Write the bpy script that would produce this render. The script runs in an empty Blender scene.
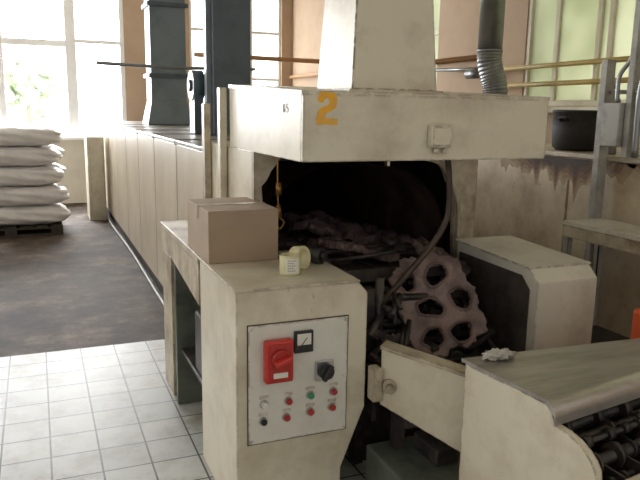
import bpy, bmesh, math, random
from mathutils import Vector, Matrix, Euler
random.seed(7)
C=bpy.context.scene.collection
bpy.context.scene.view_settings.view_transform='Standard'
# ---------------------------------------------------------------- materials
def mat(name, base, dirt=None, amt=0.5, scale=3.0, rough=0.5, metal=0.0, bump=0.0, detail=8, stretch=(1,1,1), thr=(0.45,0.7), spec=0.5, wear=None, chip=.635):
    m=bpy.data.materials.new(name); m.use_nodes=True
    n=m.node_tree.nodes; l=m.node_tree.links
    b=n['Principled BSDF']
    b.inputs['Roughness'].default_value=rough; b.inputs['Metallic'].default_value=metal
    b.inputs['Specular IOR Level'].default_value=spec
    if dirt is None: dirt=tuple(c*0.6 for c in base)
    g=n.new('ShaderNodeNewGeometry'); mp=n.new('ShaderNodeMapping'); mp.inputs['Scale'].default_value=stretch
    l.new(g.outputs['Position'],mp.inputs['Vector'])
    t=n.new('ShaderNodeTexNoise'); t.inputs['Scale'].default_value=scale; t.inputs['Detail'].default_value=detail; t.inputs['Roughness'].default_value=0.65
    l.new(mp.outputs['Vector'],t.inputs['Vector'])
    r=n.new('ShaderNodeValToRGB'); r.color_ramp.elements[0].position=thr[0]; r.color_ramp.elements[1].position=thr[1]
    r.color_ramp.elements[0].color=(0,0,0,1); r.color_ramp.elements[1].color=(amt,amt,amt,1)
    l.new(t.outputs['Fac'],r.inputs['Fac'])
    mx=n.new('ShaderNodeMix'); mx.data_type='RGBA'
    mx.inputs[6].default_value=(*base,1); mx.inputs[7].default_value=(*dirt,1)
    l.new(r.outputs['Color'],mx.inputs[0]); out=mx.outputs[2]
    def layer(fac,col,out):
        m2=n.new('ShaderNodeMix'); m2.data_type='RGBA'; m2.inputs[7].default_value=(*col,1)
        l.new(fac,m2.inputs[0]); l.new(out,m2.inputs[6]); return m2.outputs[2]
    def math_(op,a,b_=None,clamp=False):
        q=n.new('ShaderNodeMath'); q.operation=op; q.use_clamp=clamp
        for i,v in enumerate((a,b_)):
            if v is None: continue
            if isinstance(v,bpy.types.NodeSocket): l.new(v,q.inputs[i])
            else: q.inputs[i].default_value=v
        return q.outputs[0]
    if wear:
        bv=n.new('ShaderNodeBevel'); bv.samples=4; bv.inputs['Radius'].default_value=0.012
        dp=n.new('ShaderNodeVectorMath'); dp.operation='DOT_PRODUCT'; l.new(bv.outputs[0],dp.inputs[0]); l.new(g.outputs['Normal'],dp.inputs[1])
        e=math_('MULTIPLY',math_('SUBTRACT',0.985,dp.outputs['Value']),9,clamp=True)
        t3=n.new('ShaderNodeTexNoise'); t3.inputs['Scale'].default_value=22; t3.inputs['Detail'].default_value=6; t3.inputs['Roughness'].default_value=.7; l.new(g.outputs['Position'],t3.inputs['Vector'])
        k=math_('MULTIPLY',math_('SUBTRACT',t3.outputs['Fac'],0.43),9,clamp=True)
        out=layer(math_('MULTIPLY',math_('MULTIPLY',e,k),0.9),wear,out)
        t4=n.new('ShaderNodeTexNoise'); t4.inputs['Scale'].default_value=14; t4.inputs['Detail'].default_value=10; t4.inputs['Roughness'].default_value=.8; l.new(g.outputs['Position'],t4.inputs['Vector'])
        k=math_('MULTIPLY',math_('SUBTRACT',t4.outputs['Fac'],chip),12,clamp=True)
        out=layer(math_('MULTIPLY',k,0.8),wear,out)
    l.new(out,b.inputs['Base Color'])
    if bump>0:
        bp=n.new('ShaderNodeBump'); bp.inputs['Strength'].default_value=bump; bp.inputs['Distance'].default_value=0.01
        l.new(t.outputs['Fac'],bp.inputs['Height']); l.new(bp.outputs['Normal'],b.inputs['Normal'])
    return m
WR=(0.09,0.06,0.04)
M={}
M['cream']=mat('cream_paint',(0.66,0.615,0.49),(0.38,0.31,0.21),0.6,4,0.38,wear=WR,chip=.625)
M['cream_dirty']=mat('dirty_cream_paint',(0.54,0.48,0.36),(0.16,0.105,0.065),0.8,5,0.45,thr=(0.42,0.66),wear=WR,chip=.61)
M['cream_bright']=mat('pale_cream_paint',(0.64,0.61,0.52),(0.36,0.31,0.24),0.6,4,0.4,wear=WR,chip=.62)
M['panelw']=mat('grey_white_panel_paint',(0.69,0.68,0.62),(0.50,0.47,0.40),0.5,5,0.35,wear=WR,chip=.66)
M['tunnel']=mat('tunnel_panel_paint',(0.54,0.475,0.36),(0.27,0.20,0.135),0.6,2.2,0.33,thr=(0.38,0.75),stretch=(1,1,0.6))
M['tunnel_top']=mat('tunnel_top_paint',(0.40,0.37,0.32),(0.08,0.07,0.06),0.75,6,0.3,thr=(0.35,0.6))
M['rusty']=mat('grimy_casing_paint',(0.58,0.50,0.37),(0.30,0.215,0.135),0.75,2.6,0.5,thr=(0.42,0.66),wear=(.12,.06,.03),chip=.60)
M['rust']=mat('rust',(0.10,0.05,0.03),(0.03,0.02,0.015),0.8,9,0.8)
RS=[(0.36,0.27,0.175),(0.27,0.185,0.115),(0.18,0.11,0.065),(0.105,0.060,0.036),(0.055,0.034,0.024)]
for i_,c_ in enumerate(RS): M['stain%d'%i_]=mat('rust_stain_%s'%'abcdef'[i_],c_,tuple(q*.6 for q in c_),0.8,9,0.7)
M['hose']=mat('brown_rubber',(0.045,0.028,0.02),(0.09,0.06,0.04),0.6,9,0.5)
M['soot']=mat('sooty_steel',(0.020,0.016,0.014),(0.09,0.065,0.05),0.7,4,0.7,bump=0.3,thr=(.42,.7))
M['arch']=mat('burnt_brown_lining',(0.095,0.065,0.052),(0.32,0.20,0.145),0.8,5,0.6,bump=0.5,thr=(.4,.7))
M['shelfm']=mat('greasy_shelf_plate',(0.095,0.078,0.070),(0.035,0.028,0.025),0.85,7,0.5,metal=.2,bump=.4,thr=(.4,.62))
M['dark']=mat('dark_greasy_steel',(0.030,0.028,0.028),(0.13,0.10,0.08),0.65,11,0.42,bump=0.5,metal=0.3)
M['blackm']=mat('sooty_black_paint',(0.014,0.013,0.013),(0.05,0.04,0.03),0.6,8,0.6,spec=.4)
M['casting']=mat('raw_iron_casting',(0.235,0.165,0.150),(0.10,0.070,0.066),0.85,10,0.42,bump=0.6,metal=0.1,thr=(.42,.62))
M['casting2']=mat('sooty_casting',(0.135,0.095,0.092),(0.04,0.030,0.030),0.8,10,0.5,bump=0.6,metal=.1)
M['steel']=mat('scuffed_sheet_steel',(0.50,0.485,0.455),(0.25,0.225,0.19),0.8,5,0.36,metal=0.75,stretch=(0.5,3,1),thr=(.40,.70))
M['galv']=mat('galvanised_duct',(0.27,0.28,0.29),(0.16,0.16,0.16),0.6,6,0.35,metal=0.8)
M['post']=mat('grey_post_paint',(0.36,0.35,0.32),(0.13,0.12,0.11),0.7,8,0.5)
M['blue']=mat('blue_grey_paint',(0.20,0.245,0.275),(0.11,0.14,0.16),0.6,4,0.45)
M['bluedk']=mat('dark_blue_paint',(0.095,0.125,0.155),(0.05,0.065,0.08),0.6,5,0.42)
M['greengrey']=mat('green_grey_plate',(0.12,0.14,0.12),(0.04,0.04,0.035),0.85,6,0.4,metal=0.2)
M['wall']=mat('pink_beige_plaster',(0.50,0.37,0.26),(0.40,0.29,0.20),0.6,1.5,0.85)
M['ceil']=mat('ceiling_plaster',(0.62,0.58,0.5),(0.5,0.46,0.4),0.5,1.0,0.9)
M['white']=mat('white_window_paint',(0.88,0.88,0.87),(0.75,0.75,0.73),0.5,5,0.5)
M['frame']=mat('cream_window_paint',(0.62,0.57,0.42),(0.42,0.37,0.26),0.5,5,0.5)
M['dado']=mat('cream_dado_paint',(0.66,0.61,0.50),(0.48,0.43,0.33),0.5,3,0.6)
M['card']=mat('cardboard',(0.36,0.27,0.19),(0.29,0.215,0.15),0.5,7,0.75)
M['tape']=mat('packing_tape',(0.43,0.33,0.24),(0.36,0.28,0.20),0.5,9,0.35)
M['sack']=mat('white_woven_plastic',(0.84,0.83,0.83),(0.62,0.58,0.57),0.5,5,0.38,bump=0.7)
M['wood']=mat('grey_pallet_wood',(0.06,0.05,0.04),(0.03,0.025,0.02),0.6,8,0.8)
M['red']=mat('red_plastic',(0.55,0.035,0.025),(0.4,0.03,0.02),0.4,8,0.35)
M['redb']=mat('red_button_plastic',(0.42,0.03,0.025),(0.3,0.03,0.02),0.3,8,0.3)
M['green']=mat('green_button_plastic',(0.05,0.30,0.12),(0.03,0.2,0.08),0.3,8,0.3)
M['black']=mat('black_plastic',(0.015,0.015,0.016),(0.04,0.04,0.04),0.4,9,0.4)
M['chrome']=mat('chrome_bezel',(0.5,0.5,0.5),(0.4,0.4,0.4),0.4,9,0.3,metal=0.9)
M['yellow']=mat('orange_yellow_paint_mark',(0.85,0.42,0.012),(0.62,0.38,0.12),0.8,60,0.5,thr=(.47,.60))
M['pencil']=mat('grey_marker',(0.24,0.22,0.17),(0.32,0.29,0.22),0.5,60,0.6)
M['orange']=mat('ochre_pipe_paint',(0.36,0.19,0.08),(0.25,0.13,0.05),0.5,5,0.5)
M['ypipe']=mat('yellow_pipe_paint',(0.50,0.37,0.13),(0.35,0.25,0.1),0.5,5,0.45)
M['paper']=mat('white_paper',(0.74,0.73,0.66),(0.55,0.53,0.46),0.4,14,0.6)
M['ragm']=mat('greasy_rag_cloth',(0.55,0.54,0.49),(0.25,0.23,0.2),0.6,16,0.8)
M['ytape']=mat('yellow_tape_paper',(0.66,0.62,0.38),(0.5,0.44,0.25),0.4,10,0.5)
M['brass']=mat('tarnished_brass',(0.35,0.20,0.06),(0.15,0.08,0.03),0.5,12,0.4,metal=0.7)
M['leaf']=mat('haze_tinted_foliage',(0.66,0.74,0.60),(0.60,0.69,0.55),0.6,2,0.9)  # pale, low-saturation leaf colour carries the outdoor haze
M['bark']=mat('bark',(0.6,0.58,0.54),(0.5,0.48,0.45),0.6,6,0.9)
M['ground']=mat('outdoor_ground',(0.65,0.66,0.58),(0.55,0.58,0.48),0.6,0.5,0.95)  # ground kept pale too, outdoor haze put into its colour
M['orangep']=mat('orange_plastic',(0.65,0.10,0.03),(0.5,0.08,0.02),0.4,8,0.4)
def pane_mat():
    m=bpy.data.materials.new('frosted_pane'); m.use_nodes=True
    n=m.node_tree.nodes; l=m.node_tree.links; b=n['Principled BSDF']
    b.inputs['Base Color'].default_value=(0.60,0.62,0.48,1); b.inputs['Roughness'].default_value=0.3
    tr=n.new('ShaderNodeBsdfTranslucent'); nz=n.new('ShaderNodeTexNoise'); nz.inputs['Scale'].default_value=1.8
    g=n.new('ShaderNodeNewGeometry'); l.new(g.outputs['Position'],nz.inputs['Vector'])
    r=n.new('ShaderNodeValToRGB'); r.color_ramp.elements[0].color=(0.44,0.46,0.33,1); r.color_ramp.elements[1].color=(0.62,0.63,0.50,1)
    r.color_ramp.elements[0].position=0.35; r.color_ramp.elements[1].position=0.65
    l.new(nz.outputs['Fac'],r.inputs['Fac']); l.new(r.outputs['Color'],tr.inputs['Color'])
    mx=n.new('ShaderNodeMixShader'); mx.inputs[0].default_value=0.8
    l.new(b.outputs[0],mx.inputs[1]); l.new(tr.outputs[0],mx.inputs[2]); l.new(mx.outputs[0],n['Material Output'].inputs['Surface'])
    return m
M['pane']=pane_mat()
def floor_mat():
    m=bpy.data.materials.new('floor_tiles_and_worn_concrete'); m.use_nodes=True
    n=m.node_tree.nodes; l=m.node_tree.links; b=n['Principled BSDF']
    g=n.new('ShaderNodeNewGeometry')
    br=n.new('ShaderNodeTexBrick'); br.offset=0; br.squash=1
    br.inputs['Scale'].default_value=1; br.inputs['Brick Width'].default_value=0.213; br.inputs['Row Height'].default_value=0.213
    br.inputs['Mortar Size'].default_value=0.0045; br.inputs['Mortar Smooth'].default_value=0.1
    br.inputs['Color1'].default_value=(0.46,0.47,0.445,1); br.inputs['Color2'].default_value=(0.40,0.415,0.40,1); br.inputs['Mortar'].default_value=(0.035,0.030,0.026,1)
    mp=n.new('ShaderNodeMapping'); mp.inputs['Location'].default_value=(0.02,0.06,0)
    l.new(g.outputs['Position'],mp.inputs['Vector']); l.new(mp.outputs['Vector'],br.inputs['Vector'])
    nz=n.new('ShaderNodeTexNoise'); nz.inputs['Scale'].default_value=4; nz.inputs['Detail'].default_value=10; nz.inputs['Roughness'].default_value=0.75
    l.new(g.outputs['Position'],nz.inputs['Vector'])
    r1=n.new('ShaderNodeValToRGB'); r1.color_ramp.elements[0].position=0.36; r1.color_ramp.elements[0].color=(0.62,0.57,0.51,1); r1.color_ramp.elements[1].position=0.54; r1.color_ramp.elements[1].color=(1,1,1,1)
    l.new(nz.outputs['Fac'],r1.inputs['Fac'])
    mu=n.new('ShaderNodeMix'); mu.data_type='RGBA'; mu.blend_type='MULTIPLY'; mu.inputs[0].default_value=1
    l.new(br.outputs['Color'],mu.inputs[6]); l.new(r1.outputs['Color'],mu.inputs[7])
    nz2=n.new('ShaderNodeTexNoise'); nz2.inputs['Scale'].default_value=1.6; nz2.inputs['Detail'].default_value=15; nz2.inputs['Roughness'].default_value=0.8
    l.new(g.outputs['Position'],nz2.inputs['Vector'])
    r2=n.new('ShaderNodeValToRGB'); r2.color_ramp.elements[0].position=0.40; r2.color_ramp.elements[0].color=(0.024,0.017,0.013,1)
    r2.color_ramp.elements[1].position=0.63; r2.color_ramp.elements[1].color=(0.20,0.155,0.12,1)
    e=r2.color_ramp.elements.new(0.52); e.color=(0.080,0.058,0.044,1)
    l.new(nz2.outputs['Fac'],r2.inputs['Fac'])
    sp=n.new('ShaderNodeSeparateXYZ'); l.new(g.outputs['Position'],sp.inputs[0])
    gt=n.new('ShaderNodeMath'); gt.operation='GREATER_THAN'; gt.inputs[1].default_value=4.6; l.new(sp.outputs['Y'],gt.inputs[0])
    mx=n.new('ShaderNodeMix'); mx.data_type='RGBA'
    l.new(gt.outputs[0],mx.inputs[0]); l.new(mu.outputs[2],mx.inputs[6]); l.new(r2.outputs['Color'],mx.inputs[7])
    l.new(mx.outputs[2],b.inputs['Base Color'])
    ro=n.new('ShaderNodeMapRange'); ro.inputs[3].default_value=0.42; ro.inputs[4].default_value=0.72
    l.new(gt.outputs[0],ro.inputs[0]); l.new(ro.outputs[0],b.inputs['Roughness'])
    b.inputs['Specular IOR Level'].default_value=.35
    bp=n.new('ShaderNodeBump'); bp.inputs['Distance'].default_value=0.006
    l.new(gt.outputs[0],bp.inputs['Strength'])
    l.new(nz2.outputs['Fac'],bp.inputs['Height']); l.new(bp.outputs['Normal'],b.inputs['Normal'])
    return m
M['floor']=floor_mat()
# ---------------------------------------------------------------- geometry helpers
OFF={}
def thing(name,loc,label,cat,rotz=0,group=None):
    e=bpy.data.objects.new(name,None); e.empty_display_size=0.1; C.objects.link(e)
    e.location=loc; e.rotation_euler=(0,0,rotz); e['label']=label; e['category']=cat
    if group: e['group']=group
    OFF[e.name]=Vector(loc) if abs(rotz)<1e-9 else Vector((0,0,0))
    return e
def mk(name,bm,m,parent=None,label=None,cat=None,kind=None,origin=None,recalc=True):
    if recalc: bmesh.ops.recalc_face_normals(bm,faces=bm.faces)
    vs=[v.co for v in bm.verts]
    lo=Vector([min(v[i] for v in vs) for i in range(3)]); hi=Vector([max(v[i] for v in vs) for i in range(3)])
    o=Vector(((lo.x+hi.x)/2,(lo.y+hi.y)/2,lo.z)) if origin is None else Vector(origin)
    bmesh.ops.translate(bm,verts=bm.verts,vec=-o)
    me=bpy.data.meshes.new(name); bm.to_mesh(me); bm.free()
    ms=m if isinstance(m,(list,tuple)) else [m]
    for x in ms: me.materials.append(M[x])
    ob=bpy.data.objects.new(name,me); C.objects.link(ob)
    if parent is not None:
        off=Vector((0,0,0)); p=parent
        if p.name in OFF: off=OFF[p.name]
        ob.parent=parent; ob.location=o-off; OFF[ob.name]=o
    else:
        ob.location=o; OFF[ob.name]=o
    if label: ob['label']=label
    if cat: ob['category']=cat
    if kind: ob['kind']=kind
    return ob
def bb(bm,lo,hi,bev=0.0,rot=None,mi=0):
    c=[(a+b)/2 for a,b in zip(lo,hi)]; s=[abs(b-a) for a,b in zip(lo,hi)]
    mtx=Matrix.Translation(c)@(rot.to_4x4() if rot else Matrix())@Matrix.Diagonal((*s,1))
    r=bmesh.ops.create_cube(bm,size=1,matrix=mtx)
    fs=set(f for v in r['verts'] for f in v.link_faces)
    for f in fs: f.material_index=mi
    if bev>0:
        es=list(set(e for v in r['verts'] for e in v.link_edges))
        bmesh.ops.bevel(bm,geom=es,offset=bev,segments=2,affect='EDGES',profile=0.5)
def bc(bm,p0,p1,r,r2=None,seg=24,mi=0,caps=True):
    p0=Vector(p0);p1=Vector(p1);d=p1-p0
    if r2 is None:r2=r
    q=Vector((0,0,1)).rotation_difference(d.normalized())
    mtx=Matrix.Translation((p0+p1)/2)@q.to_matrix().to_4x4()
    res=bmesh.ops.create_cone(bm,cap_ends=caps,cap_tris=False,segments=seg,radius1=r,radius2=r2,depth=d.length,matrix=mtx)
    for f in set(f for v in res['verts'] for f in v.link_faces):
        f.material_index=mi
        if len(f.verts)==4: f.smooth=True
def bp(bm,poly,axis,a,b,bev=0.0,mi=0):
    def P(p,t):
        return {'x':(t,p[0],p[1]),'y':(p[0],t,p[1]),'z':(p[0],p[1],t)}[axis]
    v0=[bm.verts.new(P(p,a)) for p in poly]; v1=[bm.verts.new(P(p,b)) for p in poly]
    n=len(poly); fs=[bm.faces.new(v0),bm.faces.new(v1[::-1])]
    for i in range(n): fs.append(bm.faces.new((v0[i],v0[(i+1)%n],v1[(i+1)%n],v1[i])))
    for f in fs: f.material_index=mi
    bmesh.ops.recalc_face_normals(bm,faces=fs)
    if bev>0:
        es=list(set(e for f in fs for e in f.edges)); bmesh.ops.bevel(bm,geom=es,offset=bev,segments=2,affect='EDGES',profile=0.5)
def bh(bm,pts,mi=0):
    vs=[bm.verts.new(p) for p in pts]
    return bmesh.ops.convex_hull(bm,input=vs)
def box(name,lo,hi,m,parent=None,bev=0.004,**k):
    bm=bmesh.new(); bb(bm,lo,hi,bev); return mk(name,bm,m,parent,**k)
def prism(name,poly,axis,a,b,m,parent=None,bev=0.0,**k):
    bm=bmesh.new(); bp(bm,poly,axis,a,b,bev); return mk(name,bm,m,parent,**k)
def cyl(name,p0,p1,r,m,parent=None,r2=None,seg=24,**k):
    bm=bmesh.new(); bc(bm,p0,p1,r,r2,seg); return mk(name,bm,m,parent,**k)
def catmull(pts,n=8):
    pts=[Vector(p) for p in pts]; out=[]
    P=[pts[0]*2-pts[1]]+pts+[pts[-1]*2-pts[-2]]
    for i in range(1,len(P)-2):
        for k in range(n):
            t=k/n; a,b,c,d=P[i-1],P[i],P[i+1],P[i+2]
            out.append(0.5*((2*b)+(c-a)*t+(2*a-5*b+4*c-d)*t*t+(-a+3*b-3*c+d)*t**3))
    out.append(pts[-1]); return out
def btube(bm,pts,r,seg=10,smooth=True,mi=0,crimp=0):
    P=catmull(pts) if smooth else [Vector(p) for p in pts]
    rings=[]; up=Vector((0.13,0.21,0.97)).normalized()
    a0=None
    for i,p in enumerate(P):
        d=(P[min(i+1,len(P)-1)]-P[max(i-1,0)]).normalized()
        if a0 is None:
            a=d.cross(up)
            if a.length<.3: a=d.cross(Vector((1,0,0)))
        else: a=a0-d*a0.dot(d)
        a.normalize(); a0=a; b=d.cross(a)
        q=r*(1+crimp*(i%2))
        rings.append([bm.verts.new(p+q*(math.cos(2*math.pi*k/seg)*a+math.sin(2*math.pi*k/seg)*b)) for k in range(seg)])
    for i in range(len(rings)-1):
        for k in range(seg):
            f=bm.faces.new((rings[i][k],rings[i][(k+1)%seg],rings[i+1][(k+1)%seg],rings[i+1][k])); f.smooth=(crimp==0); f.material_index=mi
    bm.faces.new(rings[0]); bm.faces.new(rings[-1][::-1])
def tube(name,pts,r,m,parent=None,seg=10,smooth=True,crimp=0,**k):
    bm=bmesh.new(); btube(bm,pts,r,seg,smooth,0,crimp); return mk(name,bm,m,parent,**k)

# ---------------------------------------------------------------- room
X0,X1,Y0,Y1,H=-4.5,4.35,-3.5,11.9,4.3
S=dict(kind='structure')
box('floor',(X0-.2,Y0,-0.1),(X1+.2,Y1+.2,0),'floor',bev=0,**S)
box('ceiling',(X0-.2,Y0,H),(X1+.2,Y1+.2,H+.15),'ceil',bev=0,**S)
def wall_openings(name,axis,a,b,lo,hi,z0,z1,ops,m):
    bm=bmesh.new()
    def B(u0,u1,w0,w1):
        if axis=='y': bb(bm,(u0,a,w0),(u1,b,w1))
        else: bb(bm,(a,u0,w0),(b,u1,w1))
    cur=lo
    for (u0,u1,w0,w1) in ops:
        B(cur,u0,z0,z1); B(u0,u1,z0,w0); B(u0,u1,w1,z1); cur=u1
    B(cur,hi,z0,z1)
    return mk(name,bm,m,**S)
opsB=[(-3.4,-1.9,1.09,3.7),(-1.45,1.42,1.09,3.7),(2.5,4.15,1.15,3.7)]
wall_openings('wall_back','y',Y1,Y1+.2,X0-.2,X1+.2,0,H,opsB,'wall')
opsR=[(-1.8,0.2,1.65,3.5),(1.4,3.4,1.9,3.5),(3.95,5.45,1.66,3.5),(7.0,9.5,1.66,3.5)]
wall_openings('wall_right','x',X1,X1+.2,Y0,Y1,0,H,opsR,'wall')
opsL=[(-2.5,0.2,1.1,3.6),(1.0,3.6,1.1,3.6),(4.6,7.2,1.1,3.6),(8.2,10.8,1.1,3.6)]
wall_openings('wall_left','x',X0-.2,X0,Y0,Y1,0,H,opsL,'wall')
def window(i,axis,pos,u0,u1,z0,z1,us,zs,pane=None,fm='white',t=.05,hw=.025):
    bm=bmesh.new()
    def B(a0,a1,w0,w1,th=.06):
        if axis=='y': bb(bm,(a0,pos-th/2,w0),(a1,pos+th/2,w1),.004)
        else: bb(bm,(pos-th/2,a0,w0),(pos+th/2,a1,w1),.004)
    B(u0,u0+t,z0,z1);B(u1-t,u1,z0,z1);B(u0+t,u1-t,z0,z0+t);B(u0+t,u1-t,z1-t,z1)
    for u in us: B(u-hw,u+hw,z0+t,z1-t,.05)
    for z in zs: B(u0+t,u1-t,z-hw,z+hw,.045)
    ob=mk('window_%d'%i,bm,fm,**S)
    if pane:
        bm=bmesh.new()
        if axis=='y': bb(bm,(u0+t,pos-.003,z0+t),(u1-t,pos+.003,z1-t))
        else: bb(bm,(pos-.003,u0+t,z0+t),(pos+.003,u1-t,z1-t))
        mk('window_pane',bm,pane,ob)
    return ob
window(1,'y',Y1+.04,-1.45,.60,1.09,3.7,[-.45],[2.55],t=.09,hw=.05)
window(2,'y',Y1+.04,.60,1.42,1.09,3.7,[],[2.6],t=.07,hw=.03)
window(3,'y',Y1+.08,2.5,4.15,1.15,3.7,[3.05,3.6],[2.1,2.9])
window(4,'x',X1+.04,3.95,5.45,1.66,3.5,[4.42,4.55,5.05],[],'pane','frame')
window(5,'x',X1+.04,1.4,3.4,1.9,3.5,[2.07,2.73],[2.5],'pane','frame')
window(6,'x',X1+.08,7.0,9.5,1.66,3.5,[7.8,8.6],[2.5],'pane','frame')
window(7,'y',Y1+.08,-3.4,-1.9,1.09,3.7,[-2.65],[2.55])
for j,(a,b,c,d) in enumerate(opsL): window(8+j,'x',X0-.1,a,b,c,d,[(a+b)/2],[2.5])
for j,(a,b,c,d) in enumerate(opsB): box('trim_%d'%(j+1),(a-.04,Y1-.16,c-.05),(b+.04,Y1-.001,c),'white',bev=.006,**S)
box('trim_5',(X1-.14,3.9,1.6),(X1-.001,5.5,1.655),'frame',bev=.006,**S)
box('trim_6',(X0+.001,Y1-.03,0),(2.2,Y1-.001,1.035),'dado',bev=.002,**S)

# ---------------------------------------------------------------- outdoors
box('outdoor_ground',(-60,Y1+.25,-.6),(60,80,-.5),'ground',bev=0,kind='structure')
tr=thing('tree',(-.2,30,-.5),'green tree with haze put into its pale colour, standing outside beyond the windows','tree')
cyl('trunk',(-.2,30,-.5),(-.2,30,2.2),.14,'bark',tr,r2=.06)
bm=bmesh.new()
for k in range(70):
    a=random.uniform(0,6.28); rad=random.uniform(0,1.3)
    c=Vector((-.2+rad*math.cos(a),30+random.uniform(-1,1),2.2+.95*rad*math.sin(a)+random.uniform(-.2,.2))); r=random.uniform(.14,.36)
    q=bmesh.ops.create_icosphere(bm,subdivisions=2,radius=r,matrix=Matrix.Translation(c))
    for v in q['verts']: v.co+=(v.co-c).normalized()*random.uniform(-.3,.3)*r
mk('foliage',bm,'leaf',tr)

# ---------------------------------------------------------------- tunnel furnace
TX0,TX1,TY0,TY1,TZ=.926,2.12,3.05,10.95,1.365
F=thing('tunnel_furnace',(1.5,7,0),'long cream conveyor tunnel oven with hood and exhaust stack','industrial oven')
nP=7; y=3.95; w=(TY1-3.95)/nP
for i in range(nP):
    a=y+i*w+.012; b=y+(i+1)*w-.012
    box('side_panel',(TX0,a,.09),(TX0+.03,b,TZ-.03),'tunnel',F,.005)
for i in range(nP):
    a=y+i*w+.012; b=y+(i+1)*w-.012
    box('side_panel',(TX1-.03,a,.09),(TX1,b,TZ-.03),'tunnel',F,.005)
bm=bmesh.new()
bb(bm,(TX0+.03,3.95,.0),(TX0+.06,TY1,TZ-.02)); bb(bm,(TX1-.06,3.95,0),(TX1-.03,TY1,TZ-.02)); bb(bm,(TX0+.03,TY1-.04,0),(TX1-.03,TY1,TZ-.02))
bb(bm,(TX0+.06,3.1,.3),(TX1-.06,TY1-.04,.34)); bb(bm,(TX0+.06,6.0,.34),(TX1-.06,6.04,TZ-.03))
mk('inner_lining',bm,'soot',F)
bm=bmesh.new(); bb(bm,(TX0-.012,3.95,TZ-.028),(TX1+.012,TY1+.01,TZ),.006)
for i in range(1,nP): bb(bm,(TX0-.014,y+i*w-.02,TZ-.034),(TX1+.014,y+i*w+.02,TZ+.006),.003)
mk('top_plate',bm,'tunnel_top',F)
bm=bmesh.new()
bb(bm,(TX0+.01,3.95,0),(TX0+.03,TY1,.08)); mk('plinth',bm,'soot',F)
tube('floor_cable',[(.90,3.98,.03),(.885,5.5,.02),(.90,7.5,.02),(.88,9.4,.02),(.89,10.9,.03)],.013,'post',F,label='pale cable lying along the oven foot')
bm=bmesh.new()
bb(bm,(.926,3.07,.0),(.95,3.94,1.40),.003)
bb(bm,(2.14,3.07,0),(2.17,3.94,1.40),.003)
bb(bm,(.95,3.07,1.37),(2.14,3.94,1.40),.003)
mk('mouth_housing',bm,'cream',F)
bm=bmesh.new()
yA,yB=3.04,3.07
rr=random.Random(4)
def ragged(a,b,n,amp):
    out=[]
    for k in range(1,n):
        t=k/n; out.append((a[0]+(b[0]-a[0])*t+rr.uniform(-amp,amp),a[1]+(b[1]-a[1])*t+rr.uniform(-amp,amp)))
    return [a]+out
inner=ragged((.97,.30),(.965,1.24),10,.006)+ragged((.965,1.24),(1.06,1.372),4,.006)+ragged((1.06,1.372),(1.83,1.372),8,.004)+ragged((1.83,1.372),(1.94,1.33),3,.006)+ragged((1.94,1.33),(2.04,1.16),4,.008)+ragged((2.04,1.16),(2.04,.30),10,.006)+[(2.04,.30)]
loop=inner+[(2.04,0),(2.17,0),(2.17,1.40),(.926,1.40),(.926,0),(.97,0)]
bp(bm,loop,'y',yA,yB); bb(bm,(.97,yA,0),(2.04,yB,.30))
mk('mouth_frame',bm,'cream_dirty',F)
bm=bmesh.new()
bb(bm,(.952,3.08,.34),(.965,3.93,1.365)); bb(bm,(2.12,3.08,.34),(2.138,3.93,1.365)); bb(bm,(.97,3.08,1.355),(2.12,3.93,1.368))
mk('mouth_lining',bm,'soot',F)
bm=bmesh.new(); arc=[]
for k in range(15):
    a=math.pi*k/14; arc.append((1.50+.53*math.cos(a),.93+.40*math.sin(a)**.8))
poly_in=[(2.035,.70)]+arc+[(.965,.70)]
n_=len(poly_in)
ys=[3.13+.14*i for i in range(20)]
R_=[[bm.verts.new((p[0]+rr.uniform(-.006,.006),yy_,p[1]+rr.uniform(-.008,.008))) for p in poly_in] for yy_ in ys]
for i in range(len(ys)-1):
    for k in range(n_-1):
        f=bm.faces.new((R_[i][k],R_[i][k+1],R_[i+1][k+1],R_[i+1][k])); f.smooth=True
bmesh.ops.solidify(bm,geom=bm.faces[:],thickness=.006)
mk('arched_lining',bm,'arch',F)
tube('edge_rail',[(1.82,3.02,1.365),(1.93,3.02,1.325),(2.03,3.02,1.17),(2.055,3.02,1.0),(2.055,3.02,.75)],.012,'cream_dirty',F)
HZ0,HZ1=1.40,1.655
bm=bmesh.new()
bb(bm,(.926,2.41,HZ0),(2.07,2.432,HZ1),.004)
bp(bm,[(2.432,HZ0),(3.46,HZ0),(3.46,1.70),(2.432,HZ1)],'x',.926,.948)
bp(bm,[(2.432,HZ0),(3.46,HZ0),(3.46,1.70),(2.432,HZ1)],'x',2.05,2.07)
bp(bm,[(2.412,HZ1-.004),(2.412,HZ1+.012),(3.46,1.715),(3.46,1.695)],'x',.92,2.076)
bb(bm,(.948,3.44,HZ0),(2.05,3.46,1.695))
mk('hood',bm,'cream',F)
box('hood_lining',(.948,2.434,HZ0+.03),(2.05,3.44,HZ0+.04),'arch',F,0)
bm=bmesh.new()
def frustum(bm,r0,z0,r1,z1,bev=.004):
    a=[bm.verts.new((x,y,z0)) for x,y in [(r0[0],r0[2]),(r0[1],r0[2]),(r0[1],r0[3]),(r0[0],r0[3])]]
    b=[bm.verts.new((x,y,z1)) for x,y in [(r1[0],r1[2]),(r1[1],r1[2]),(r1[1],r1[3]),(r1[0],r1[3])]]
    fs=[bm.faces.new(a[::-1]),bm.faces.new(b)]
    for i in range(4): fs.append(bm.faces.new((a[i],a[(i+1)%4],b[(i+1)%4],b[i])))
    bmesh.ops.recalc_face_normals(bm,faces=fs)
    if bev: bmesh.ops.bevel(bm,geom=list(set(e for f in fs for e in f.edges)),offset=bev,segments=2,affect='EDGES')
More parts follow.
